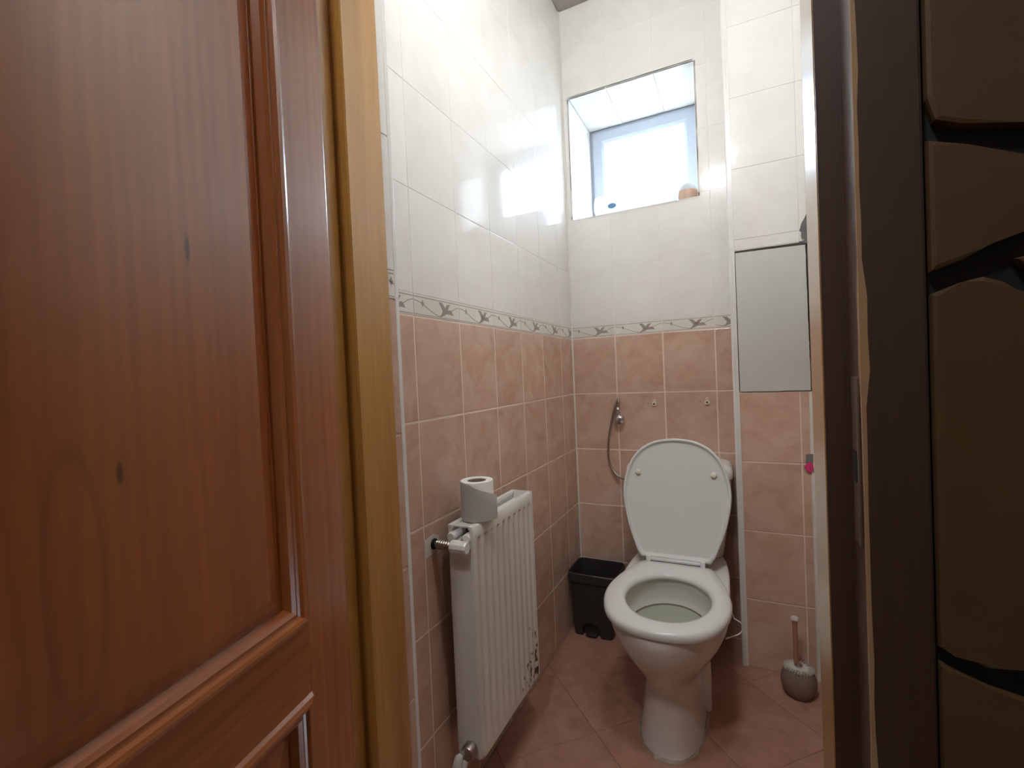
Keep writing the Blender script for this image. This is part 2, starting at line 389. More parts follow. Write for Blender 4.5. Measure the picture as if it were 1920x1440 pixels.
def border(fr, a0, a1, z0, parent, off=0.0):
    """border tile from a0 to a1; off = where in the motif the tile begins"""
    g = 0.0008
    t = put_tile(fr, R4(a0+g, a1-g, z0+0.0015, z0+BH-0.0005), 'border', parent, 'border_tile')
    ca, cz = (a0+a1)/2, z0+BH/2+0.0005
    bm = bmesh.new()
    for p in VINE:
        q = clip_rect([(x-off+a0-ca, y+z0-cz) for x, y in p], a0+g-ca+0.0015, a1-g-ca-0.0015, -1, 1)
        if len(q) >= 3 and abs(sum(q[i][0]*q[(i+1) % len(q)][1]-q[(i+1) % len(q)][0]*q[i][1] for i in range(len(q)))) > 1e-8:
            try: prism(q, XYZ, -0.0005, 0.00025, bm)
            except ValueError: pass
    o = obj('vine_print', bm, 'print', t); return t
PINK = [0, 0.25, 0.50, 0.75, 1.0, 1.25]
CREAM = [1.303, 1.55, 1.80, 2.05, 2.30, 2.55, 2.72]
def tile_wall(fr, cols, parent, hole=None, g=0.0026):
    for i in range(len(cols)-1):
        a0, a1 = cols[i]+g, cols[i+1]-g
        for r in range(5): put_tile(fr, R4(a0, a1, PINK[r]+g, PINK[r+1]-g), 'pink', parent, tilt=0.0012)
        for r in range(6):
            z0, z1 = CREAM[r]+0.0008, CREAM[r+1]-0.0008
            b0, b1 = cols[i]+0.0008, cols[i+1]-0.0008
            if not hole: put_tile(fr, R4(b0, b1, z0, z1), 'cream', parent, tilt=0.0012); continue
            h0, h1, k0, k1 = hole
            o0, o1, p0, p1 = max(b0, h0), min(b1, h1), max(z0, k0), min(z1, k1)
            if o0 >= o1 or p0 >= p1: poly = R4(b0, b1, z0, z1)
            else:
                fx, fz = (o0 <= b0+1e-6, o1 >= b1-1e-6), (p0 <= z0+1e-6, p1 >= z1-1e-6)
                if all(fx) and all(fz): continue
                if all(fx): poly = R4(b0, b1, z0, p0) if fz[1] else R4(b0, b1, p1, z1)
                elif all(fz): poly = R4(b0, o0, z0, z1) if fx[1] else R4(o1, b1, z0, z1)
                elif fx[1] and fz[1]: poly = [(b0, z0), (b1, z0), (b1, p0), (o0, p0), (o0, z1), (b0, z1)]
                elif fx[0] and fz[1]: poly = [(b0, z0), (b1, z0), (b1, z1), (o1, z1), (o1, p0), (b0, p0)]
                elif fx[1] and fz[0]: poly = [(b0, z0), (o0, z0), (o0, p1), (b1, p1), (b1, z1), (b0, z1)]
                else: poly = [(o1, z0), (b1, z0), (b1, z1), (b0, z1), (b0, p1), (o1, p1)]
            put_tile(fr, poly, 'cream', parent)

# ================================================================== THE ROOM
W, YF = 0.905, -1.352             # width, inner face of the wall with the doorway
SX0, SX1, SZ0, SZ1, SD = 0.030, 0.555, 1.785, 2.325, 0.335    # window niche
# ---- left wall
wl = struct(obj('wall_left', bx(-0.12, -0.0009, YF-0.10, 0.10, -0.02, 2.74), 'grout'))
cols = [-0.1504-0.20055*k for k in range(6, -1, -1)] + [0.0]
tile_wall(frame_left, cols, wl)
for i in range(len(cols)-1):
    a0, a1 = cols[i], cols[i+1]; border(frame_left, a0, a1, 1.25, wl, 0.0)
# ---- rear wall with window niche
bm = bmesh.new()
Y0, Y1 = 0.0009, 0.46
box(bm, -0.12, SX0-0.006, Y0, Y1, -0.02, 2.74); box(bm, SX1+0.006, W+0.12, Y0, Y1, -0.02, 2.74)
box(bm, SX0-0.006, SX1+0.006, Y0, Y1, -0.02, SZ0-0.006); box(bm, SX0-0.006, SX1+0.006, Y0, Y1, SZ1+0.006, 2.74)
wb = struct(obj('wall_back', bm, 'grout'))
bc = [0.0, 0.1984, 0.39895, 0.5995, 0.6608]
tile_wall(frame_back, bc, wb, hole=(SX0, SX1, SZ0, SZ1))
for i in range(4): border(frame_back, bc[i], bc[i+1], 1.25, wb, 0.0 if i < 3 else 0.075)
obj('niche_sill', bx(SX0, SX1, 0.0, SD, SZ0-0.008, SZ0, bev=0.0012), 'cream', wb)
obj('niche_side', bx(SX0-0.008, SX0, 0.0, SD, SZ0, SZ1, bev=0.0012), 'cream', wb)
obj('niche_side', bx(SX1, SX1+0.008, 0.0, SD, SZ0, SZ1, bev=0.0012), 'cream', wb)
for k in range(3):
    a = (SX0, 0.1984, 0.39895, SX1)
    obj('niche_top_tile', bx(a[k]+0.0008, a[k+1]-0.0008, 0.0, SD, SZ1, SZ1+0.008, bev=0.0012), 'cream', wb)
# corner caulk
obj('corner_caulk', prism([(0, 0), (0.006, -0.0005), (0.0045, -0.0035), (0.0005, -0.006), (0, 0)][:4], XYZ, 0.0, 2.72), 'caulk', wb)
# ---- boxed duct in the right corner
BY = -0.172; BX = 0.664
bm = bmesh.new()
box(bm, BX+0.0016, W, BY+0.0016, 0.0, 0.0, 1.0); box(bm, BX+0.0016, W, BY+0.0016, 0.0, 1.508, 2.72)
box(bm, BX+0.0016, W, BY+0.05, 0.0, 1.0, 1.508); box(bm, BX+0.0016, BX+0.017, BY+0.0016, BY+0.05, 1.0, 1.508)
wd = struct(obj('wall_duct', bm, 'grout'))
fd = lambda a, z: frame_back(a, z, BY)
g = 0.0022
for r in range(4):
    put_tile(fd, R4(0.682, 0.868-g, PINK[r]+g, PINK[r+1]-g), 'pink', wd)
    put_tile(fd, R4(0.868+g, 0.893, PINK[r]+g, PINK[r+1]-g), 'pink', wd)
put_tile(fd, R4(0.680, 0.879, 1.5105, 1.5465), 'cream', wd)
for r in range(1, 6):
    z0, z1 = CREAM[r]-0.0022, CREAM[r+1]-0.0046
    put_tile(fd, R4(0.680, 0.8790, z0, z1), 'cream', wd)
    if r == 1: put_tile(fd, [(0.8805, 1.548), (0.8835, 1.553), (0.8875, 1.572), (0.896, 1.584), (0.902, 1.597), (0.902, z1), (0.8805, z1)], 'cream', wd, 'chipped_tile')
    else: put_tile(fd, R4(0.8805, 0.902, z0, z1), 'cream', wd)
put_tile(fd, [(0.8805, 1.5105), (0.890, 1.5105), (0.8845, 1.527), (0.887, 1.540), (0.8805, 1.5465)], 'cream', wd, 'chipped_tile')
bm = bmesh.new()
prism([(0.880, 1.508), (0.9045, 1.500), (0.9045, 1.600), (0.892, 1.590), (0.882, 1.56)], lambda a, b, h: (a, h, b), BY+0.0045, BY+0.001, bm)
obj('broken_mortar', bm, 'rough_plaster', wd)
obj('screw_head', lathe([(0.0001, 0), (0.0030, 0.0), (0.0036, 0.002), (0.0025, 0.0045), (0.0001, 0.005)], (0.8925, BY-0.002, 1.5135), 12, 'Y'), 'steel', wd, True)
fs = lambda a, z: frame_right(a, z, BX)
for r in range(5): put_tile(fs, R4(0.002, 0.168, PINK[r]+g, PINK[r+1]-g), 'pink', wd)
for r in range(6): put_tile(fs, R4(0.002, 0.168, CREAM[r]+0.001, CREAM[r+1]-0.001), 'cream', wd)
border(fs, 0.001, 0.169, 1.25, wd, 0.02)
bm = bmesh.new()
prism([(BX-0.003, BY+0.004), (BX-0.003, BY-0.001), (BX+0.001, BY-0.0045), (BX+0.0075, BY-0.0045), (BX+0.0075, BY+0.004)], XYZ, 0.0, 2.72, bm)
prism([(BX+0.0085, BY+0.003), (BX+0.0085, BY-0.0025), (BX+0.016, BY-0.0025), (BX+0.016, BY+0.003)], XYZ, 0.0, 2.72, bm)
t = struct(obj('trim_1', bm, 'trimw'), 'white plastic corner profile of the boxed duct')
# ---- right wall
wr = struct(obj('wall_right', bx(W+0.0009, W+0.12, -1.40, 0.10, -0.02, 2.74), 'grout'))
fr = lambda a, z: frame_right(a, z, W)
rc = [0.172, 0.31, 0.5105, 0.711, 0.9116, 1.112, 1.3127, 1.385]
tile_wall(fr, rc, wr)
for i in range(len(rc)-1): border(fr, rc[i], rc[i+1], 1.25, wr, 0.06 if i == 0 else 0.0)
obj('corner_caulk', prism([(W-0.011, BY-0.0003), (W-0.009, BY-0.004), (W-0.0005, BY-0.007), (W, BY)], XYZ, 0.0, 0.997), 'caulk', wr)
# ---- wall with the doorway (stone-faced on the hall side)
HY = -1.515
bm = bmesh.new()
box(bm, -0.9, 0.030, HY, YF-0.004, -0.02, 2.74)
box(bm, 0.030, 0.107, -1.3735, YF-0.004, -0.02, 2.74)
box(bm, 0.8325, 2.2, HY, -1.3885, -0.02, 2.74)
box(bm, 0.030, 0.8325, HY, -1.3735, 2.06, 2.74)
wf = struct(obj('wall_front', bm, 'mortar'))
bm = bmesh.new()
box(bm, 0.0, 0.113, YF-0.004, YF, 0.0, 2.72); box(bm, 0.8325, W, -1.3885, -1.386, 0.0, 2.72); box(bm, 0.107, 0.8325, -1.3735, -1.371, 2.06, 2.72)
obj('inner_tiling', bm, 'inner', wf)
fv = lambda a, z: frame_left(a, z, 0.1135)
for r in range(5): put_tile(fv, R4(-1.3733, -1.3555, PINK[r]+g, PINK[r+1]-g), 'pink', wf)
for r in range(3): put_tile(fv, R4(-1.3733, -1.3555, CREAM[r]+0.0012, CREAM[r+1]-0.0012), 'cream', wf)
border(fv, -1.374, -1.355, 1.25, wf, 0.0262)
bm = bmesh.new(); box(bm, 0.107, 0.1115, -1.3735, -1.3545, 0.0, 2.06)
obj('grout_bed', bm, 'grout', wf)
struct(obj('trim_2', bx(0.1035, 0.1141, -1.3552, -1.3455, 0.0, 2.72, bev=0.002), 'trimw'), 'white edge profile of the tiled door return')
# stones of the hall side, each one a piece
SF = lambda a, b, h: (a, HY-h, b)
E0, E1 = 0.8345, 1.02
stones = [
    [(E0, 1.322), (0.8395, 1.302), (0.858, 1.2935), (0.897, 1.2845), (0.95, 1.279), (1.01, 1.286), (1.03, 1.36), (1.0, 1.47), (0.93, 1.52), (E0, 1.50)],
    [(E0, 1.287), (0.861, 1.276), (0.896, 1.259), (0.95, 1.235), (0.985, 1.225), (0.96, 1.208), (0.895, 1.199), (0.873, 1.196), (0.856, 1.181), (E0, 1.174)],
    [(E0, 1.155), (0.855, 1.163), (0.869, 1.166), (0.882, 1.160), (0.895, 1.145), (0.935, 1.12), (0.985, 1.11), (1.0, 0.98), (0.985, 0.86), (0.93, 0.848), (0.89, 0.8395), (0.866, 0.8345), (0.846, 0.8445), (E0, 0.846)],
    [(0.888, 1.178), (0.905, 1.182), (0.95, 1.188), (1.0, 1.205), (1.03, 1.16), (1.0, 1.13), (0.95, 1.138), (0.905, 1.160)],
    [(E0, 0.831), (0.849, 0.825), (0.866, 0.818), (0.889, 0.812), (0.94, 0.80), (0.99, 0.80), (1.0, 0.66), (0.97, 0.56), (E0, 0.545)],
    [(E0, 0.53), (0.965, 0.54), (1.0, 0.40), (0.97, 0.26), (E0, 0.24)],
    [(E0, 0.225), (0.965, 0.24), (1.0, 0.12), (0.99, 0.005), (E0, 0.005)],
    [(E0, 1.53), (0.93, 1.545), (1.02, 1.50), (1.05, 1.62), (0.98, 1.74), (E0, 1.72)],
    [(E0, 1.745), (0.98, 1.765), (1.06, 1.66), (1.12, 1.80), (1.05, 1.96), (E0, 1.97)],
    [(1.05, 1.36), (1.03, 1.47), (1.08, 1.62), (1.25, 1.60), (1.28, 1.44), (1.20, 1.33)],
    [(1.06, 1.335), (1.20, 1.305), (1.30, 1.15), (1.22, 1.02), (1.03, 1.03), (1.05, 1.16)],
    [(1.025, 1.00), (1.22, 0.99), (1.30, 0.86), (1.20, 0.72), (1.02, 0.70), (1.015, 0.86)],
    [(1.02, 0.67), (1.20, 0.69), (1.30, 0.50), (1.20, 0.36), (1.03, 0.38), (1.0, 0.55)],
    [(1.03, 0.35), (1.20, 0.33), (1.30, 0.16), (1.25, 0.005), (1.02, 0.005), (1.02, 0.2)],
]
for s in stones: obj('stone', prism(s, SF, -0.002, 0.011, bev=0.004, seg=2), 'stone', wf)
# ---- floor laid diagonally
fl = struct(obj('floor', bx(-0.12, W+0.12, -1.56, 0.12, -0.10, -0.001), 'fgrout'))
T = 0.30
for i in range(-6, 7):
    for j in range(-8, 12):
        u0 = -0.437 + i*T*math.sqrt(2); v0 = 0.10 + j*T*math.sqrt(2)     # u = X+Y, v = X-Y
        gg = 0.0016
        gv = 0.0007
        c = [(u0+gg, v0+gv), (u0+T*1.41421-gg, v0+gv), (u0+T*1.41421-gg, v0+T*1.41421-gv), (u0+gg, v0+T*1.41421-gv)]
        poly = clip_rect([((u+v)/2, (u-v)/2) for u, v in c], 0.001, W-0.001, -1.53, -0.001)
        if len(poly) < 3: continue
        ar = sum(poly[k][0]*poly[(k+1) % len(poly)][1]-poly[(k+1) % len(poly)][0]*poly[k][1] for k in range(len(poly)))/2
        if abs(ar) < 2e-4: continue
        if ar < 0: poly = poly[::-1]
        ded = [p for k, p in enumerate(poly) if (abs(p[0]-poly[k-1][0])+abs(p[1]-poly[k-1][1])) > 1e-5]
        put_tile(lambda a, b: Matrix.Translation((a, b, 0.0)), ded, 'floor', fl)
# ---- ceiling of grey boards
ce = struct(obj('ceiling', bx(-0.12, W+0.12, -1.40, 0.12, 2.726, 2.80), 'ceil'))
for k in range(14):
    y1 = -0.001 - k*0.098
    obj('ceiling_board', bx(0.001, W-0.001, y1-0.096, y1, 2.719, 2.7265, bev=0.0015), 'ceil', ce)
# ---- hall behind the camera
hf = struct(obj('floor_hall', bx(-0.9, 2.2, -3.6, -1.56, -0.10, 0.0), 'hallfloor'))
struct(obj('ceiling_hall', bx(-0.9, 2.2, -3.6, HY, 2.60, 2.74), 'plaster'))
struct(obj('wall_hall_left', bx(-1.0, -0.9, -3.6, -1.36, 0.0, 2.74), 'plaster'))
struct(obj('wall_hall_right', bx(2.2, 2.3, -3.6, -1.36, 0.0, 2.74), 'plaster'))
struct(obj('wall_hall_back', bx(-0.9, 2.2, -3.6, -3.4, 0, 2.74), 'plaster'))
# ---- ground outside, below the window
struct(obj('ground_outside', bx(-25, 25, 0.47, 40, -0.9, -0.6), 'ground'))
# ---- unseen fill lamp added on the hall ceiling, standing in for hall daylight
hl = tag(empty('hall_fill_lamp', (0.39, -2.20, 2.60)), 'unseen round fill lamp added on the hall ceiling behind the viewer', 'lamp')
obj('base', lathe([(0.0001, 0.0), (0.10, 0.0), (0.10, -0.02), (0.0001, -0.02)], seg=28), 'trimw', hl, True)
m, t_, b_, N_, L_n = nt('hall_fill_diffuser'); b_.inputs['Base Color'].default_value = (0.8, 0.8, 0.8, 1)
b_.inputs['Emission Color'].default_value = (0.95, 0.97, 1.0, 1); b_.inputs['Emission Strength'].default_value = HALL_FILL
obj('diffuser', lathe([(0.094, -0.021), (0.09, -0.04), (0.07, -0.06), (0.04, -0.072), (0.0001, -0.076)], seg=28), m, hl, True)
# ---- the small window
w1 = struct(empty('window_1', (0.29, SD, SZ0)), 'small white framed window deep in the tiled niche')
inv = Matrix.Translation((-0.29, -SD, -SZ0))
def wpart(name, bm, m, parent=w1, **k):
    o = obj(name, bm, m, parent, **k)
    if parent is w1: o.matrix_parent_inverse = inv
    return o
def ringframe(x0, x1, z0, z1, wd, yA, yB, bev):
    """rectangular frame with a sloped inner bead"""
    prof = [(0.0, yB), (0.0, yA), (wd-bev, yA), (wd, yA+bev*0.8), (wd, yB)]
    rings = []
    for cx, cz, sx, sz in ((x0, z0, 1, 1), (x1, z0, -1, 1), (x1, z1, -1, -1), (x0, z1, 1, -1)):
        rings.append([(cx+sx*d, y, cz+sz*d) for d, y in prof])
    return loft(rings, closed=True)
wpart('outer_frame', ringframe(SX0-0.002, SX1+0.002, SZ0-0.002, SZ1+0.002, 0.030, SD+0.012, SD+0.06, 0.006), 'pvc')
sash = wpart('sash', ringframe(SX0+0.014, SX1-0.014, SZ0+0.014, SZ1-0.014, 0.056, SD, SD+0.045, 0.012), 'pvc')
wpart('pane', bx(SX0+0.065, SX1-0.065, SD+0.024, SD+0.028, SZ0+0.065, SZ1-0.065), 'glass')
for z in (SZ0+0.14, SZ0+0.165):
    wpart('hinge_knuckle', lathe([(0.0001, 0), (0.008, 0), (0.0095, 0.004), (0.0095, 0.017), (0.008, 0.021), (0.0001, 0.021)], (SX0+0.036, SD-0.006, z), 14), 'pvc', smooth=True)

# ---- door frame and door leaf
tr = struct(empty('trim_3', (0.44, -1.45, 0)), 'varnished pine door frame')
inv2 = Matrix.Translation((-0.44, 1.45, 0))
def tpart(name, bm, m, **k):
    o = obj(name, bm, m, tr, **k); o.matrix_parent_inverse = inv2; return o
def jamb(poly):
    bm = prism(poly, XYZ, 0.0, 2.06)
    es = [e for e in bm.edges if abs(e.verts[0].co.z-e.verts[1].co.z) > 1]
    bmesh.ops.bevel(bm, geom=es, offset=0.0018, segments=2, affect='EDGES')
    return bm
tpart('jamb', jamb([(0.1165, -1.3745), (0.0305, -1.3745), (0.0305, -1.525), (0.094, -1.525), (0.094, -1.462), (0.1165, -1.462)]), 'jamb')
tpart('jamb', jamb([(0.7625, -1.376), (0.7625, -1.464), (0.832, -1.464), (0.832, -1.376)]), 'jamb')
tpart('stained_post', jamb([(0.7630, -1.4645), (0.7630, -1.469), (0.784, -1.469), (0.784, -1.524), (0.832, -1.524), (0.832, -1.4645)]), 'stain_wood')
bm = bmesh.new(); box(bm, 0.118, 0.761, -1.462, -1.38, 2.02, 2.059); box(bm, 0.096, 0.782, -1.525, -1.469, 2.035, 2.059)
tpart('head', bm, 'jamb')
# worn, bare edge of the right jamb and its strike plate
bm = bmesh.new(); n = 46
L_, R_ = [], []
for i in range(n+1):
    z = 0.35 + 1.55*i/n
    wdt = 0.0022 + 0.0022*random.random() + (0.0025 if 1.08 < z < 1.16 else 0)
    L_.append((0.7842-0.0003, -1.5242+wdt*1.6, z)); R_.append((0.7842+wdt, -1.5245, z))
Cn = [(0.7837, -1.5245, p[2]) for p in L_]
for i in range(n):
    a = [bm.verts.new(p) for p in (L_[i], L_[i+1], Cn[i+1], Cn[i])]; bm.faces.new(a)
    b = [bm.verts.new(p) for p in (Cn[i], Cn[i+1], R_[i+1], R_[i])]; bm.faces.new(b)
bmesh.ops.remove_doubles(bm, verts=bm.verts[:], dist=1e-6)
tpart('bare_wood_edge', bm, 'bare')
sp = tpart('strike_plate', bx(0.7815, 0.7845, -1.515, -1.492, 0.925, 1.085, bev=0.001), 'steel')
obj('latch_hole', bx(0.7810, 0.7820, -1.510, -1.497, 0.985, 1.015), 'black', sp).matrix_parent_inverse = Matrix()

DW, DH, DT = 0.66, 2.0, 0.038
door = struct(empty('door_1', (0.1205, -1.514, 0.008), math.atan2(-0.982, 0.19)), 'open orange pine door with panels and mouldings')
def dp(name, bm, m, **k): return obj(name, bm, m, door, **k)
dp('stile', bx(0, 0.09, -DT, 0, 0, DH, bev=0.002), 'pineplain')
dp('stile', bx(0.57, DW, -DT, 0, 0, DH, bev=0.002), 'pineplain')
for z0, z1 in ((0, 0.12), (0.668, 0.764), (1.88, DH)): dp('rail', bx(0.0902, 0.5698, -DT, 0, z0, z1), 'pineh')
for z0, z1 in ((0.12, 0.668), (0.764, 1.88)):
    def rr(d, y, z0=z0, z1=z1): return [(0.0902+d, y, z0+d), (0.5698-d, y, z0+d), (0.5698-d, y, z1-d), (0.0902+d, y, z1-d)]
    prof = [(0.0, -0.02), (0.0, 0.001), (0.003, 0.006), (0.009, 0.0085), (0.014, 0.007), (0.016, 0.002), (0.019, 0.0005), (0.023, 0.002), (0.028, -0.001), (0.033, -0.010), (0.033, -0.02)]
    RR = [rr(d, y) for d, y in prof]
    for sd in range(4):
        bm = bmesh.new(); va = [bm.verts.new(r[sd]) for r in RR]; vb = [bm.verts.new(r[(sd+1) % 4]) for r in RR]
        for i in range(len(RR)-1): bm.faces.new((va[i], vb[i], vb[i+1], va[i+1]))
        bm.faces.new(va); bm.faces.new(vb)
        dp('moulding', bm, 'pineh' if sd in (0, 2) else 'pineplain', smooth=True, angle=28)
    dp('panel', loft([rr(0.031, -0.034), rr(0.031, -0.013), rr(0.037, -0.013), rr(0.058, -0.0055), rr(0.060, -0.0045)]), 'pine')

# ================================================================== TOILET
CX = 0.464
toi = tag(empty('toilet', (CX, -0.45, 0)), 'white ceramic toilet with raised lid standing against the rear wall', 'toilet')
tinv = Matrix.Translation((-CX, 0.45, 0))
def tp(name, bm, m, parent=toi, **k):
    o = obj(name, bm, m, parent, **k)
    if parent is toi: o.matrix_parent_inverse = tinv
    return o
NS = 56
def spow(c, p): return math.copysign(abs(c)**p, c)
def ring(z, yf, yb, hw, yc, p=1.0, pb=None, cx=CX):
    out = []
    for j in range(NS):
        a = 2*PI*j/NS; c, s = math.cos(a), math.sin(a)
        q = p if s < 0 else (pb or p)
        x = cx + hw*spow(c, q)
        y = yc + ((yb-yc) if s > 0 else (yc-yf))*spow(s, q)
        out.append((x, y, z))
    return out
secs = [(0.000, -0.722, -0.13, 0.096, -0.50, .8, .6), (0.012, -0.720, -0.13, 0.094, -0.50, .8, .6), (0.06, -0.708, -0.14, 0.086, -0.50, .8, .6), (0.12, -0.700, -0.15, 0.081, -0.50, .85, .6),
        (0.165, -0.700, -0.15, 0.081, -0.50, .9, .6), (0.195, -0.712, -0.15, 0.089, -0.51, .95, .6), (0.23, -0.740, -0.14, 0.108, -0.53, 1, .6), (0.27, -0.772, -0.13, 0.133, -0.55, 1, .6),
        (0.31, -0.795, -0.11, 0.154, -0.57, 1, .55), (0.35, -0.810, -0.09, 0.168, -0.58, 1, .5), (0.378, -0.815, -0.08, 0.172, -0.58, 1, .5), (0.388, -0.812, -0.08, 0.170, -0.58, 1, .5), (0.3915, -0.804, -0.085, 0.164, -0.58, 1, .5)]
rings = [ring(z, yf, yb, hw, yc, p, pb) for z, yf, yb, hw, yc, p, pb in secs]
# throat: rim edge, inner wall, shelf
for z, yf, yb, hw, p in ((0.3915, -0.772, -0.428, 0.136, 1), (0.386, -0.764, -0.432, 0.131, 1), (0.368, -0.766, -0.428, 0.134, 1), (0.335, -0.752, -0.424, 0.130, 1), (0.302, -0.735, -0.420, 0.124, 1), (0.290, -0.722, -0.435, 0.112, 1), (0.284, -0.700, -0.470, 0.085, 1), (0.276, -0.68, -0.52, 0.05, 1), (0.262, -0.66, -0.56, 0.03, 1)):
    rings.append(ring(z, yf, yb, hw, -0.585, p))
tp('bowl', loft(rings), 'ceramic', smooth=True, angle=60)
bm = loft([ring(0.3005, -0.7325, -0.4225, 0.1215, -0.585), ring(0.3060, -0.736, -0.4215, 0.1237, -0.585), ring(0.3062, -0.735, -0.4225, 0.1227, -0.585), ring(0.3006, -0.7315, -0.4235, 0.1205, -0.585)], closed=True)
tp('waterline_stain', bm, 'stain', smooth=True)
tp('water', loft([ring(0.296, -0.724, -0.431, 0.115, -0.585), ring(0.3015, -0.7325, -0.4225, 0.1215, -0.585)]), 'water')
# outlet bend on the visible flank
tp('trapway', tube(spline([(0.505, -0.43, 0.235), (0.530, -0.44, 0.19), (0.537, -0.45, 0.12), (0.537, -0.455, 0.05), (0.537, -0.455, 0.003)], 6), 0.036, 16), 'ceramic', smooth=True)
# grubby sealant bead round the foot
bm = bmesh.new(); rg = []
for zz, off in ((0.0005, 0.006), (0.004, 0.004), (0.007, 0.0), (0.0005, -0.004)):
    base = ring(zz, -0.722, -0.13, 0.096, -0.50, .8, .6); q = []
    for j, (x, y, z) in enumerate(base):
        random.seed(j*13+5); jt = random.uniform(-0.35, 0.6)*0.008
        d = Vector((x-CX, y+0.45, 0)).normalized(); q.append((x+d.x*(off+jt*(off > 0)), y+d.y*(off+jt*(off > 0)), zz + (0.003*random.random() if zz > 0.005 else 0)))
    rg.append(q)
tp('sealant', loft(rg, bm, closed=True), 'dirt')
random.seed(11)
# seat
def half_outline():
    P = [(0.0, 0.0), (0.119, 0.0), (0.130, 0.035), (0.153, 0.10), (0.172, 0.18), (0.180, 0.255), (0.172, 0.322), (0.150, 0.388), (0.111, 0.438), (0.059, 0.465), (0.0, 0.473)]
    return P
HP = half_outline()
sm = [Vector((p[0], p[1], 0)) for p in HP[1:]]
sm = spline(sm, 6)
OUT = [(v.x, v.y) for v in sm] + [(-v.x, v.y) for v in sm[::-1][1:]]     # closed: right hinge corner -> front -> left hinge corner
def egg(n, k=1.0, c=(0, 0.24)):
    """n points of the seat outline by angle about c; x across, y from the hinge to the front"""
    pts = []
    for j in range(n):
        a = 2*PI*j/n; d = (math.cos(a), math.sin(a)); best = 0.1
        for i in range(len(OUT)):
            p, q = OUT[i], OUT[(i+1) % len(OUT)]
            ex, ey = q[0]-p[0], q[1]-p[1]; px, py = p[0]-c[0], p[1]-c[1]
            den = d[0]*ey-d[1]*ex
            if abs(den) < 1e-12: continue
            t = (px*ey-py*ex)/den; s = (px*d[1]-py*d[0])/den
            if t > 0 and -1e-6 <= s <= 1+1e-6: best = t
        pts.append((c[0]+d[0]*best*k, c[1]+d[1]*best*k))
    return pts
YH = -0.345
N2 = 72
oe = egg(N2)
ie = [(0.004+0.122*math.cos(2*PI*j/N2), 0.252+0.152*math.sin(2*PI*j/N2)) for j in range(N2)]
rings = []
for wv_, z in ((0.0, 0.394), (-0.02, 0.400), (-0.02, 0.407), (0.03, 0.4135), (0.12, 0.4175), (0.4, 0.4195), (0.75, 0.4185), (0.93, 0.4145), (1.0, 0.407), (1.0, 0.400), (0.95, 0.394)):
    rings.append([(CX + o[0]*(1-wv_)+i[0]*wv_, YH-(o[1]*(1-wv_)+i[1]*wv_), z) for o, i in zip(oe, ie)])
tp('seat_ring', loft(rings, closed=True), 'seat', smooth=True, angle=50)
# lid leaning back on its hinge
dy, dz = 0.125, 0.415; ll = math.hypot(dy, dz); dy /= ll; dz /= ll
LS = 0.428/0.472
def lp(p, q, n):        # p across, q up the lid, n towards the viewer
    return (CX-0.004+p, YH+0.006 + q*dy - n*dz, 0.424 + q*dz + n*dy)
le = [(x*1.035, y*LS) for x, y in egg(N2)]
lc = (0.0, 0.24*LS)
rings = []
for ins, n in ((0.006, -0.006), (0.001, -0.0045), (0.0, 0.0), (0.0, 0.009), (0.002, 0.0115), (0.005, 0.0120), (0.008, 0.0105), (0.0095, 0.006), (0.0115, 0.003), (0.016, 0.002)):
    k = 1-ins/0.18
    rings.append([lp(lc[0]+(x-lc[0])*k, lc[1]+(y-lc[1])*k, n) for x, y in le])
lid = tp('lid', loft(rings), 'lid', smooth=True, angle=50)
for p in (-0.133, 0.130):
    c0 = Vector(lp(p, 0.300, 0.001)); ax = (Vector(lp(p, 0.3, 1.0))-Vector(lp(p, 0.3, 0.0))).normalized()
    u_ = Vector((1, 0, 0)); v_ = ax.cross(u_)
    rg = []
    for r, h in ((0.0001, 0), (0.0105, 0.0), (0.0105, 0.007), (0.009, 0.0105), (0.005, 0.0125), (0.0001, 0.013)):
        rg.append([c0+ax*h+(u_*math.cos(2*PI*j/16)+v_*math.sin(2*PI*j/16))*r for j in range(16)])
    o = obj('buffer', loft(rg), 'buffer', lid, True); o.matrix_parent_inverse = Matrix()
hb = bmesh.new()
lathe([(0.0001, CX-0.096), (0.007, CX-0.096), (0.008, CX-0.094), (0.008, CX+0.088), (0.007, CX+0.09), (0.0001, CX+0.09)], (0, YH+0.001, 0.4225), 14, 'X', hb)
hinge = tp('hinge', hb, 'seat', smooth=True)
for x in (CX-0.097, CX+0.083):
    o = tp('hinge_post', bx(x-0.004, x+0.012, YH-0.013, YH+0.014, 0.392, 0.434, bev=0.004), 'seat', smooth=True)
# cistern
rings = []
for z, x0, x1, y0, y1, r in ((0.389, 0.315, 0.600, -0.195, -0.022, 0.03), (0.40, 0.305, 0.612, -0.20, -0.018, 0.035), (0.55, 0.283, 0.632, -0.203, -0.014, 0.04), (0.676, 0.270, 0.645, -0.205, -0.012, 0.04), (0.680, 0.273, 0.642, -0.202, -0.014, 0.04)):
    rings.append(rrect(x0, x1, y0, y1, r, z, 6))
tp('cistern', loft(rings), 'ceramic', smooth=True, angle=60)
rings = []
for z, e, r in ((0.6805, -0.002, .04), (0.683, 0.004, .042), (0.690, 0.006, .044), (0.712, 0.006, .044), (0.724, 0.0, .042), (0.732, -0.012, .04), (0.736, -0.03, .03)):
    rings.append(rrect(0.270-e, 0.645+e, -0.205-e, -0.0115+min(e, 0), r, z, 6))
cl = tp('cistern_lid', loft(rings), 'ceramic', smooth=True, angle=60)
o = obj('flush_button', lathe([(0.0001, 0.735), (0.021, 0.735), (0.021, 0.741), (0.018, 0.744), (0.0001, 0.744)], (0.457, -0.105, 0), 20), 'chrome', cl, True); o.matrix_parent_inverse = Matrix()
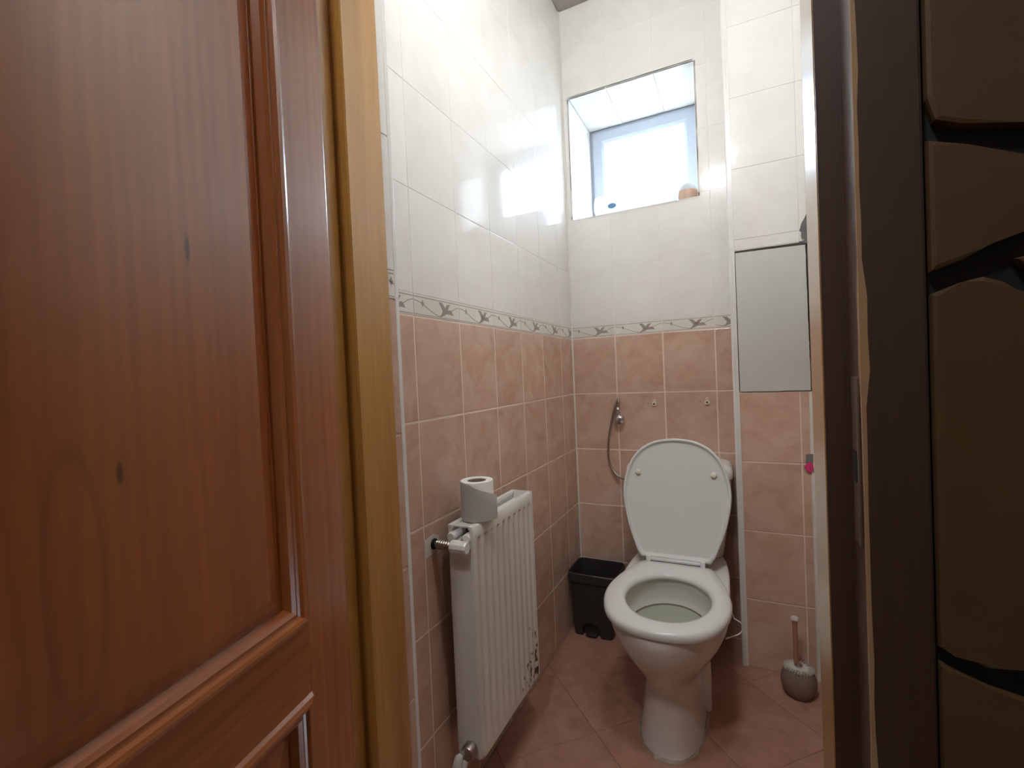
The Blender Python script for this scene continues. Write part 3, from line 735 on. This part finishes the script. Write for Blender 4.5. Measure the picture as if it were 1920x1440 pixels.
# wire hook of a rim freshener on the bowl's right flank
o = tag(obj('rim_hook', tube(spline([(0.615, -0.60, 0.3925), (0.637, -0.59, 0.3925), (0.645, -0.585, 0.384), (0.648, -0.583, 0.372), (0.664, -0.577, 0.360), (0.670, -0.575, 0.344), (0.661, -0.579, 0.328), (0.640, -0.586, 0.318), (0.624, -0.592, 0.312)], 6), 0.0016, 8), 'trimw', smooth=True),
        'thin white wire loop hooked on the right side of the toilet bowl', 'hook')

# ================================================================== OTHER THINGS
# ---- hand shower hanging on the rear wall
hs_ = tag(empty('bidet_shower', (0.205, -0.02, 0.63)), 'small chrome hand shower with looping metal hose hung on the pink rear wall', 'hand shower')
hinv = Matrix.Translation((-0.205, 0.02, -0.63))
def hp(name, bm, m, **k):
    o = obj(name, bm, m, hs_, **k); o.matrix_parent_inverse = hinv; return o
hp('hose', tube(spline([(0.2045, -0.020, 0.935), (0.2075, -0.018, 0.960), (0.2045, -0.014, 0.976), (0.198, -0.015, 0.962), (0.186, -0.018, 0.925), (0.172, -0.018, 0.87), (0.158, -0.016, 0.80), (0.152, -0.016, 0.735), (0.158, -0.017, 0.690), (0.178, -0.022, 0.653), (0.205, -0.03, 0.634), (0.240, -0.045, 0.630), (0.268, -0.06, 0.630)], 8), 0.0050, 10), 'steel', smooth=True)
hp('collar', lathe([(0.0001, 0.910), (0.010, 0.910), (0.0115, 0.916), (0.0085, 0.922), (0.0085, 0.927), (0.0105, 0.931), (0.008, 0.938), (0.0001, 0.939)], (0.2035, -0.021, 0), 16), 'chrome', smooth=True)
prof = [(0.023*math.cos(t), 0.023*math.sin(t)*0.85) for t in [(-PI/2+PI*i/14) for i in range(15)]]
bm = lathe([(max(r, 0.0001), h) for r, h in prof], (0, 0, 0), 24, 'Y')
bmesh.ops.rotate(bm, verts=bm.verts, cent=(0, 0, 0), matrix=Matrix.Rotation(0.25, 3, 'X')); bmesh.ops.translate(bm, verts=bm.verts, vec=(0.2105, -0.026, 0.886))
hp('spray_head', bm, 'chrome', smooth=True)
hp('wall_pin', lathe([(0.0001, -0.016), (0.004, -0.016), (0.004, 0.0), (0.0001, 0.0)], (0.2045, 0, 0.970), 12, 'Y'), 'steel', smooth=True)
# ---- two broken holder mounts
def mount(x, z, w_, rnd, label):
    h = tag(empty('holder_mount', (x, 0, z)), label, 'bracket', 'broken holder mounts on the rear wall')
    poly = [(p[0], p[1]) for p in rrect(-w_, w_, -0.0085, 0.0085, rnd, 0, 4)]
    f = lambda a, b, hh: (a, -hh, b)
    o = obj('base', prism(poly, f, -0.0003, 0.008, bev=0.0012, seg=2), 'beige', h)
    o2 = obj('tab', prism([(-0.0052, 0.0087), (0.0052, 0.0087), (0.0052, 0.019), (-0.0052, 0.019)], f, -0.0003, 0.005, bev=0.0008), 'beige', h)
    obj('screw_hole', lathe([(0.0001, 0), (0.0036, 0), (0.0036, -0.0004), (0.0001, -0.0004)], (0.0, -0.008, 0.0), 14, 'Y'), 'black', h)
    obj('drill_hole', lathe([(0.0001, 0), (0.0018, 0), (0.0018, -0.0004), (0.0001, -0.0004)], (-0.026, 0.0, 0.002), 10, 'Y'), 'black', h)
mount(0.3545, 0.950, 0.0085, 0.0015, 'small square beige plastic mount with a screw hole, nearer the hand shower')
mount(0.5625, 0.954, 0.0095, 0.0045, 'small rounded beige plastic mount with a screw hole, nearer the boxed duct')
# ---- access panel on the duct
ap = []
def edge(a, b, n, j):
    out = []
    for i in range(n):
        t = i/n; out.append((a[0]+(b[0]-a[0])*t + (random.uniform(-j, j) if i else 0), a[1]+(b[1]-a[1])*t + (random.uniform(-j, j) if i else 0)))
    return out
poly = edge((0.684, 1.003), (0.9005, 1.003), 22, 0.0010) + edge((0.9005, 1.003), (0.8965, 1.4965), 34, 0.0007) + edge((0.8965, 1.4965), (0.6825, 1.500), 2, 0.0) + edge((0.6825, 1.500), (0.684, 1.003), 2, 0.0)
tag(obj('access_panel', prism(poly, lambda a, b, h: (a, BY-h, b), -0.008, 0.003, bev=0.0008), 'panel'), 'plain pale grey access board with ragged edges set into the boxed duct', 'panel')
# ---- pink tag in the corner
pt = tag(empty('pink_tag', (0.892, BY-0.012, 0.72)), 'little bright pink tag with grey tape stuck in the corner below the access board', 'tag')
pin = Matrix.Translation((-0.892, -(BY-0.012), -0.72))
o = obj('tag', prism([(0.873, 0.742), (0.884, 0.757), (0.899, 0.754), (0.9005, 0.730), (0.890, 0.722), (0.880, 0.729)], lambda a, b, h: (a, BY-0.0045-h, b), 0.0, 0.006, bev=0.002, seg=2), 'pinktag', pt); o.matrix_parent_inverse = pin
o = obj('tape', prism([(0.878, 0.758), (0.9005, 0.754), (0.9015, 0.786), (0.880, 0.784)], lambda a, b, h: (a, BY-0.0045-h, b), 0.0, 0.0012), 'tape', pt); o.matrix_parent_inverse = pin
# ---- waste bin
wbn = tag(empty('waste_bin', (0.105, -0.12, 0)), 'open black plastic waste bin with a pedal notch in the left rear corner', 'bin')
binv = Matrix.Translation((-0.105, 0.12, 0))
rings = []
for z, x0, x1, y0, y1, r in ((0.0, 0.024, 0.186, -0.200, -0.055, 0.02), (0.006, 0.022, 0.188, -0.202, -0.053, 0.022), (0.225, 0.014, 0.208, -0.208, -0.046, 0.025), (0.228, 0.007, 0.216, -0.214, -0.039, 0.028), (0.262, 0.006, 0.218, -0.216, -0.038, 0.028),
                          (0.265, 0.008, 0.216, -0.214, -0.040, 0.027), (0.265, 0.011, 0.213, -0.211, -0.043, 0.025), (0.26, 0.012, 0.212, -0.210, -0.044, 0.025), (0.226, 0.017, 0.205, -0.205, -0.049, 0.024), (0.010, 0.026, 0.184, -0.198, -0.057, 0.02)):
    rings.append(rrect(x0, x1, y0, y1, r, z, 5))
body = obj('body', loft(rings), 'bin', None, True, 35)
arch = [(0.062, -0.02), (0.140, -0.02), (0.140, 0.030)] + [(0.101+0.039*math.cos(a), 0.030+0.030*math.sin(a)) for a in [PI*i/10 for i in range(1, 10)]] + [(0.062, 0.030)]
cut = obj('cut', prism(arch, lambda a, b, h: (a, -h, b), 0.180, 0.30), 'bin')
boolean_cut(body, cut)
body.parent = wbn; body.matrix_parent_inverse = binv
bm = prism([(x*0.96+0.004, z*0.97) for x, z in arch if z >= 0] + [], lambda a, b, h: (a, -h, b), 0.1835, 0.1850)
o = obj('pedal_recess', prism([(0.0625, 0.004), (0.1395, 0.004), (0.1395, 0.030)] + arch[3:-1] + [(0.0625, 0.030)], lambda a, b, h: (a, -h, b), 0.1800, 0.1830), 'bin', wbn); o.matrix_parent_inverse = binv; bm.free()
o = obj('pedal', bx(0.078, 0.124, -0.212, -0.184, 0.008, 0.016, bev=0.003), 'bin', wbn, True); o.matrix_parent_inverse = binv
# ---- toilet brush
tb = tag(empty('toilet_brush', (0.829, -0.275, 0)), 'toilet brush in a smoky round holder on the floor below the duct', 'brush')
obj('holder', lathe([(0.0001, 0.0), (0.036, 0.0), (0.041, 0.004), (0.049, 0.022), (0.053, 0.045), (0.051, 0.064), (0.043, 0.084), (0.037, 0.091), (0.035, 0.090), (0.040, 0.083), (0.048, 0.063), (0.050, 0.045), (0.046, 0.024), (0.038, 0.008), (0.0001, 0.006)], (0, 0, 0), 28), 'globe', tb, True)
bm = bmesh.new(); pr = []
for j in range(60):
    a = 2*PI*j/60; r = 0.031+0.006*(j % 2)+0.003*random.random()
    pr.append((r*math.cos(a), r*math.sin(a)))
prism(pr, XYZ, 0.012, 0.094, bm); bmesh.ops.bevel(bm, geom=[e for e in bm.edges if all(v.co.z > 0.09 for v in e.verts)], offset=0.007, segments=2, affect='EDGES')
obj('bristles', bm, 'bristle', tb)
obj('ferrule', lathe([(0.0001, 0.092), (0.011, 0.092), (0.013, 0.099), (0.008, 0.106), (0.0001, 0.107)], (0, 0, 0), 16), 'chrome', tb, True)
obj('handle', lathe([(0.0001, 0.105), (0.007, 0.105), (0.0072, 0.16), (0.0075, 0.235), (0.0085, 0.245), (0.0001, 0.2475)], (-0.006, 0, 0), 14), 'clear', tb, True)
obj('handle_end', lathe([(0.0001, 0.246), (0.010, 0.246), (0.0125, 0.251), (0.010, 0.258), (0.0001, 0.260)], (-0.006, 0, 0), 16), 'bristle', tb, True)
# ---- radiator
rad = tag(empty('radiator', (0.06, -0.925, 0.175)), 'white panel radiator with chipped lower corner on the left pink wall', 'radiator')
rinv = Matrix.Translation((-0.06, 0.925, -0.175))
def rp(name, bm, m, parent=rad, **k):
    o = obj(name, bm, m, parent, **k); o.matrix_parent_inverse = rinv if parent is rad else Matrix(); return o
RY0, RY1, RZ0, RZ1, RX = -1.100, -0.748, 0.176, 0.742, 0.103
def ribbed(xf, sgn):
    zs = [RZ0+0.001, RZ0+0.004, RZ0+0.022, RZ0+0.036, RZ1-0.042, RZ1-0.028, RZ1-0.006, RZ1-0.001]
    dep = [0, 0, 0, 1, 1, 0, 0, 0]; edge_ = [0.004, 0, 0, 0, 0, 0, 0, 0.004]
    nf = 10; pitch = (RY1-RY0-0.02)/nf; ys = [RY0+0.001, RY0+0.003, RY0+0.010]
    for i in range(nf):
        for k in range(8): ys.append(RY0+0.010+pitch*(i+(k+0.5)/8))
    ys += [RY1-0.010, RY1-0.003, RY1-0.001]
    bm = bmesh.new(); G = []
    for z, d, e in zip(zs, dep, edge_):
        row = []
        for y in ys:
            t = (y-RY0-0.010)/pitch; f = 0.0
            if 0 < t < nf: f = max(0.0, min(1.0, 0.5-0.9*math.cos(2*PI*t)))
            ee = e + (0.004 if y in (ys[0], ys[-1]) else 0.0012 if y in (ys[1], ys[-2]) else 0)
            row.append(bm.verts.new((xf - sgn*(ee + 0.0030*d*f), y, z)))
        G.append(row)
    B = [[bm.verts.new((xf-sgn*0.011, y, z)) for y in ys] for z in zs]
    for A in (G, B):
        for i in range(len(zs)-1):
            for j in range(len(ys)-1): bm.faces.new((A[i][j], A[i][j+1], A[i+1][j+1], A[i+1][j]))
    n, m_ = len(zs), len(ys)
    for j in range(m_-1):
        bm.faces.new((G[0][j], G[0][j+1], B[0][j+1], B[0][j])); bm.faces.new((G[n-1][j], G[n-1][j+1], B[n-1][j+1], B[n-1][j]))
    for i in range(n-1):
        bm.faces.new((G[i][0], G[i+1][0], B[i+1][0], B[i][0])); bm.faces.new((G[i][m_-1], G[i+1][m_-1], B[i+1][m_-1], B[i][m_-1]))
    return bm
rp('front_panel', ribbed(RX, 1), 'enamel', smooth=True, angle=50)
rp('back_panel', bx(0.028, 0.038, RY0+0.004, RY1-0.004, RZ0, RZ1-0.002, bev=0.003), 'enamel2', smooth=True)
rp('side_cover', bx(0.034, RX-0.009, RY0-0.0005, RY0+0.002, RZ0, RZ1-0.062, bev=0.0008), 'enamel2')
rp('side_cover', bx(0.030, RX-0.0005, RY1-0.002, RY1+0.0012, RZ0, RZ1+0.001, bev=0.0008), 'enamel2')
for x0, x1 in ((0.028, 0.042), (RX-0.017, RX-0.011)): rp('top_rail', bx(x0, x1, RY0+0.003, RY1-0.002, RZ1-0.010, RZ1-0.001, bev=0.002), 'enamel2', smooth=True)
for x in (0.040, 0.083):        # collector ends
    rp('collector', lathe([(0.0001, RY0-0.004), (0.010, RY0-0.004), (0.012, RY0-0.001), (0.012, RY0+0.05), (0.0001, RY0+0.05)], (x, 0, RZ1-0.030), 16, 'Y'), 'enamel2', smooth=True)
k = 0; y = RY0+0.008
while y < -0.955:
    rp('grille_slat', bx(0.0425, RX-0.0175, y, y+0.0055, RZ1-0.006, RZ1-0.002), 'enamel2'); y += 0.0105
bm = bmesh.new(); y = -0.95; q0 = None
pts = []
while y < RY1-0.006:
    pts += [(0.044, y), (RX-0.020, y+0.003)] if (len(pts)//2) % 2 == 0 else [(RX-0.020, y), (0.044, y+0.003)]; y += 0.011
va = [bm.verts.new((a, b, 0.20)) for a, b in pts]; vb = [bm.verts.new((a, b, RZ1-0.022)) for a, b in pts]
for i in range(len(pts)-1): bm.faces.new((va[i], va[i+1], vb[i+1], vb[i]))
rp('convector_fin', bm, 'enamel2')
rp('convector_plate', bx(0.043, RX-0.018, -0.955, RY1-0.004, RZ1-0.026, RZ1-0.022), 'enamel2')
for i in range(10):             # pressed marks along the top of the front panel
    y = RY0+0.010+(i+0.5)*(RY1-RY0-0.02)/10
    rp('pressed_mark', bx(RX-0.0012, RX+0.0003, y-0.006, y+0.004, RZ1-0.034, RZ1-0.030), 'steel')
# upper connection: hole in the wall, ribbed pipe nut, white cap
VY, VZ = -1.120, 0.698
rp('pipe_nut', lathe([(0.0001, 0.002), (0.008, 0.002), (0.008, 0.010)] + [(0.0105+0.0016*(i % 2), 0.011+0.0032*i) for i in range(13)] + [(0.009, 0.054), (0.0001, 0.054)], (0, VY, VZ), 20, 'X'), 'brass', smooth=True, angle=30)
rp('valve_body', tube(spline([(0.050, VY, VZ), (0.062, VY+0.002, VZ+0.003), (0.066, VY+0.012, VZ+0.008), (0.066, VY+0.024, VZ+0.012)], 4), 0.0095, 14), 'brass', smooth=True)
rp('valve_cap', lathe([(0.0001, 0.052), (0.0125, 0.052), (0.0155, 0.055), (0.0158, 0.070), (0.0148, 0.078), (0.0152, 0.093), (0.013, 0.097), (0.0001, 0.097)], (0, VY, VZ), 10, 'X'), 'enamel2')
rp('wall_escutcheon', lathe([(0.0001, 0.0005), (0.013, 0.0005), (0.0125, 0.006), (0.009, 0.008), (0.0001, 0.008)], (0, VY, VZ), 16, 'X'), 'black')
rp('filler_patch', prism([(-1.158, 0.672), (-1.120, 0.676), (-1.095, 0.690), (-1.098, 0.712), (-1.120, 0.722), (-1.156, 0.716)], lambda a, b, h: (h, a, b), -0.001, 0.0012), 'caulk')
# lower connection
rp('lower_nut', lathe([(0.0001, RY0-0.030), (0.016, RY0-0.030), (0.018, RY0-0.026), (0.018, RY0-0.008), (0.012, RY0-0.004), (0.012, RY0+0.01), (0.0001, RY0+0.01)], (0.074, 0, 0.205), 16, 'Y'), 'steel', smooth=True, angle=30)
rp('lower_cap', tube([(0.060, RY0-0.034, 0.202), (0.056, RY0-0.036, 0.196), (0.050, RY0-0.038, 0.170), (0.047, RY0-0.039, 0.150)], 0.011, 14, rad=[0.006, 0.010, 0.0125, 0.0125]), 'enamel2', smooth=True)
rp('lower_pipe', tube(spline([(0.074, RY0-0.012, 0.205), (0.066, RY0-0.026, 0.180), (0.060, RY0-0.028, 0.14), (0.055, RY0-0.028, 0.06), (0.045, RY0-0.028, 0.0)], 5), 0.0075, 12), 'trimw', smooth=True)
# ---- toilet roll
RC = (0.077, -1.030)
roll = tag(empty('toilet_roll', (RC[0], RC[1], RZ1)), 'white toilet paper roll standing upright on the radiator', 'toilet paper')
zt = 0.097; RO, RI = 0.0415, 0.0245
obj('paper', lathe([(RI, 0.0), (RO-0.001, 0.0), (RO, 0.003), (RO, zt-0.002), (RO-0.001, zt), (RI+0.001, zt), (RI, zt-0.002), (RI, 0.002)], seg=40), 'paper', roll, True, 40)
obj('core', lathe([(RI-0.0001, 0.001), (RI-0.0001, zt-0.002), (RI-0.0014, zt-0.002), (RI-0.0014, 0.001)], seg=32), 'card', roll, True)
# loose sheet: its slanting edge runs down the side of the room, the end stands off the roll
bm = bmesh.new(); A, B = [], []
n = 26
for i in range(n+1):
    t = i/n; a = math.radians(-250 + 262*t); rr_ = RO+0.0008 + 0.009*max(0, (t-0.66)/0.34)**1.5
    top = zt-0.001 - 0.034*max(0, (t-0.62)/0.38)**0.8
    c, s_ = math.cos(a), math.sin(a)
    A.append((rr_*c, rr_*s_, 0.002)); B.append((rr_*c, rr_*s_, top))
va = [bm.verts.new(p) for p in A]; vb = [bm.verts.new(p) for p in B]
for i in range(n): bm.faces.new((va[i], va[i+1], vb[i+1], vb[i]))
bmesh.ops.solidify(bm, geom=bm.faces[:], thickness=0.0006)
obj('loose_sheet', bm, 'paper', roll, True, 50)
# ---- bulkhead lamp over the doorway (behind and above the view; its glint shows on the rear wall)
wlp = tag(empty('wall_lamp', (0.60, -1.371, 2.32)), 'white oval bulkhead lamp on the wall above the doorway', 'lamp')
def oval(rx, rz, y): return [(rx*math.cos(2*PI*j/32), y, rz*math.sin(2*PI*j/32)) for j in range(32)]
obj('base', loft([oval(0.095, 0.055, 0.0), oval(0.095, 0.055, 0.018), oval(0.088, 0.048, 0.022)]), 'pvc', wlp, True)
m, t_, b_, N_, L_n = nt('lamp_diffuser'); b_.inputs['Base Color'].default_value = (0.8, 0.8, 0.8, 1)
b_.inputs['Emission Color'].default_value = (0.94, 0.98, 1.0, 1); b_.inputs['Emission Strength'].default_value = LAMP
obj('diffuser', loft([oval(0.086, 0.046, 0.0222), oval(0.084, 0.044, 0.045), oval(0.070, 0.034, 0.060), oval(0.04, 0.018, 0.068)]), m, wlp, True)
# ---- packs on the window sill
pk = tag(empty('paper_pack', (0.31, 0.075, SZ0)), 'white plastic wrapped pack with a blue oval on the window sill', 'pack')
pkinv = Matrix.Translation((-0.31, -0.075, -SZ0))
rings = []
Lp = [(0.118, 0.2), (0.120, 0.6), (0.128, 0.95), (0.135, 1.0)] + [(0.135+0.105*i+d, s) for i in range(3) for d, s in ((0.02, 1.0), (0.085, 1.0), (0.105, 0.93))] + [(0.462, 0.9), (0.468, 0.5)]
for x, s in Lp:
    rg = []
    for j in range(28):
        a = 2*PI*j/28; c, sn = math.cos(a), math.sin(a)
        rg.append((x, 0.060+0.050*s*spow(c, 0.7), SZ0+0.0475+0.047*s*spow(sn, 0.7)))
    rings.append(rg)
o = obj('wrapped_rolls', loft(rings), 'wrap', pk, True, 60); o.matrix_parent_inverse = pkinv
rg0 = [(0.205+0.018*math.cos(2*PI*j/24), 0.0101-0.0005, SZ0+0.034+0.0105*math.sin(2*PI*j/24)) for j in range(24)]
rg1 = [(x, y+0.006, z) for x, y, z in rg0]
o = obj('oval_mark', loft([rg0, rg1]), 'blue', pk); o.matrix_parent_inverse = pkinv
og = tag(empty('orange_pack', (0.512, 0.07, SZ0)), 'small rounded orange and white packet at the right end of the window sill', 'packet')
rings = []
for z, r in ((0.0, 0.030), (0.006, 0.037), (0.03, 0.0405), (0.048, 0.039)): rings.append([(r*math.cos(2*PI*j/24)*0.98, 1.15*r*math.sin(2*PI*j/24), z) for j in range(24)])
obj('packet_base', loft(rings), 'orange', og, True)
rings = []
for z, r in ((0.048, 0.0392), (0.062, 0.036), (0.074, 0.028), (0.081, 0.016), (0.083, 0.003)): rings.append([(r*math.cos(2*PI*j/24)*0.98, 1.15*r*math.sin(2*PI*j/24), z) for j in range(24)])
obj('packet_top', loft(rings), 'wrap', og, True)
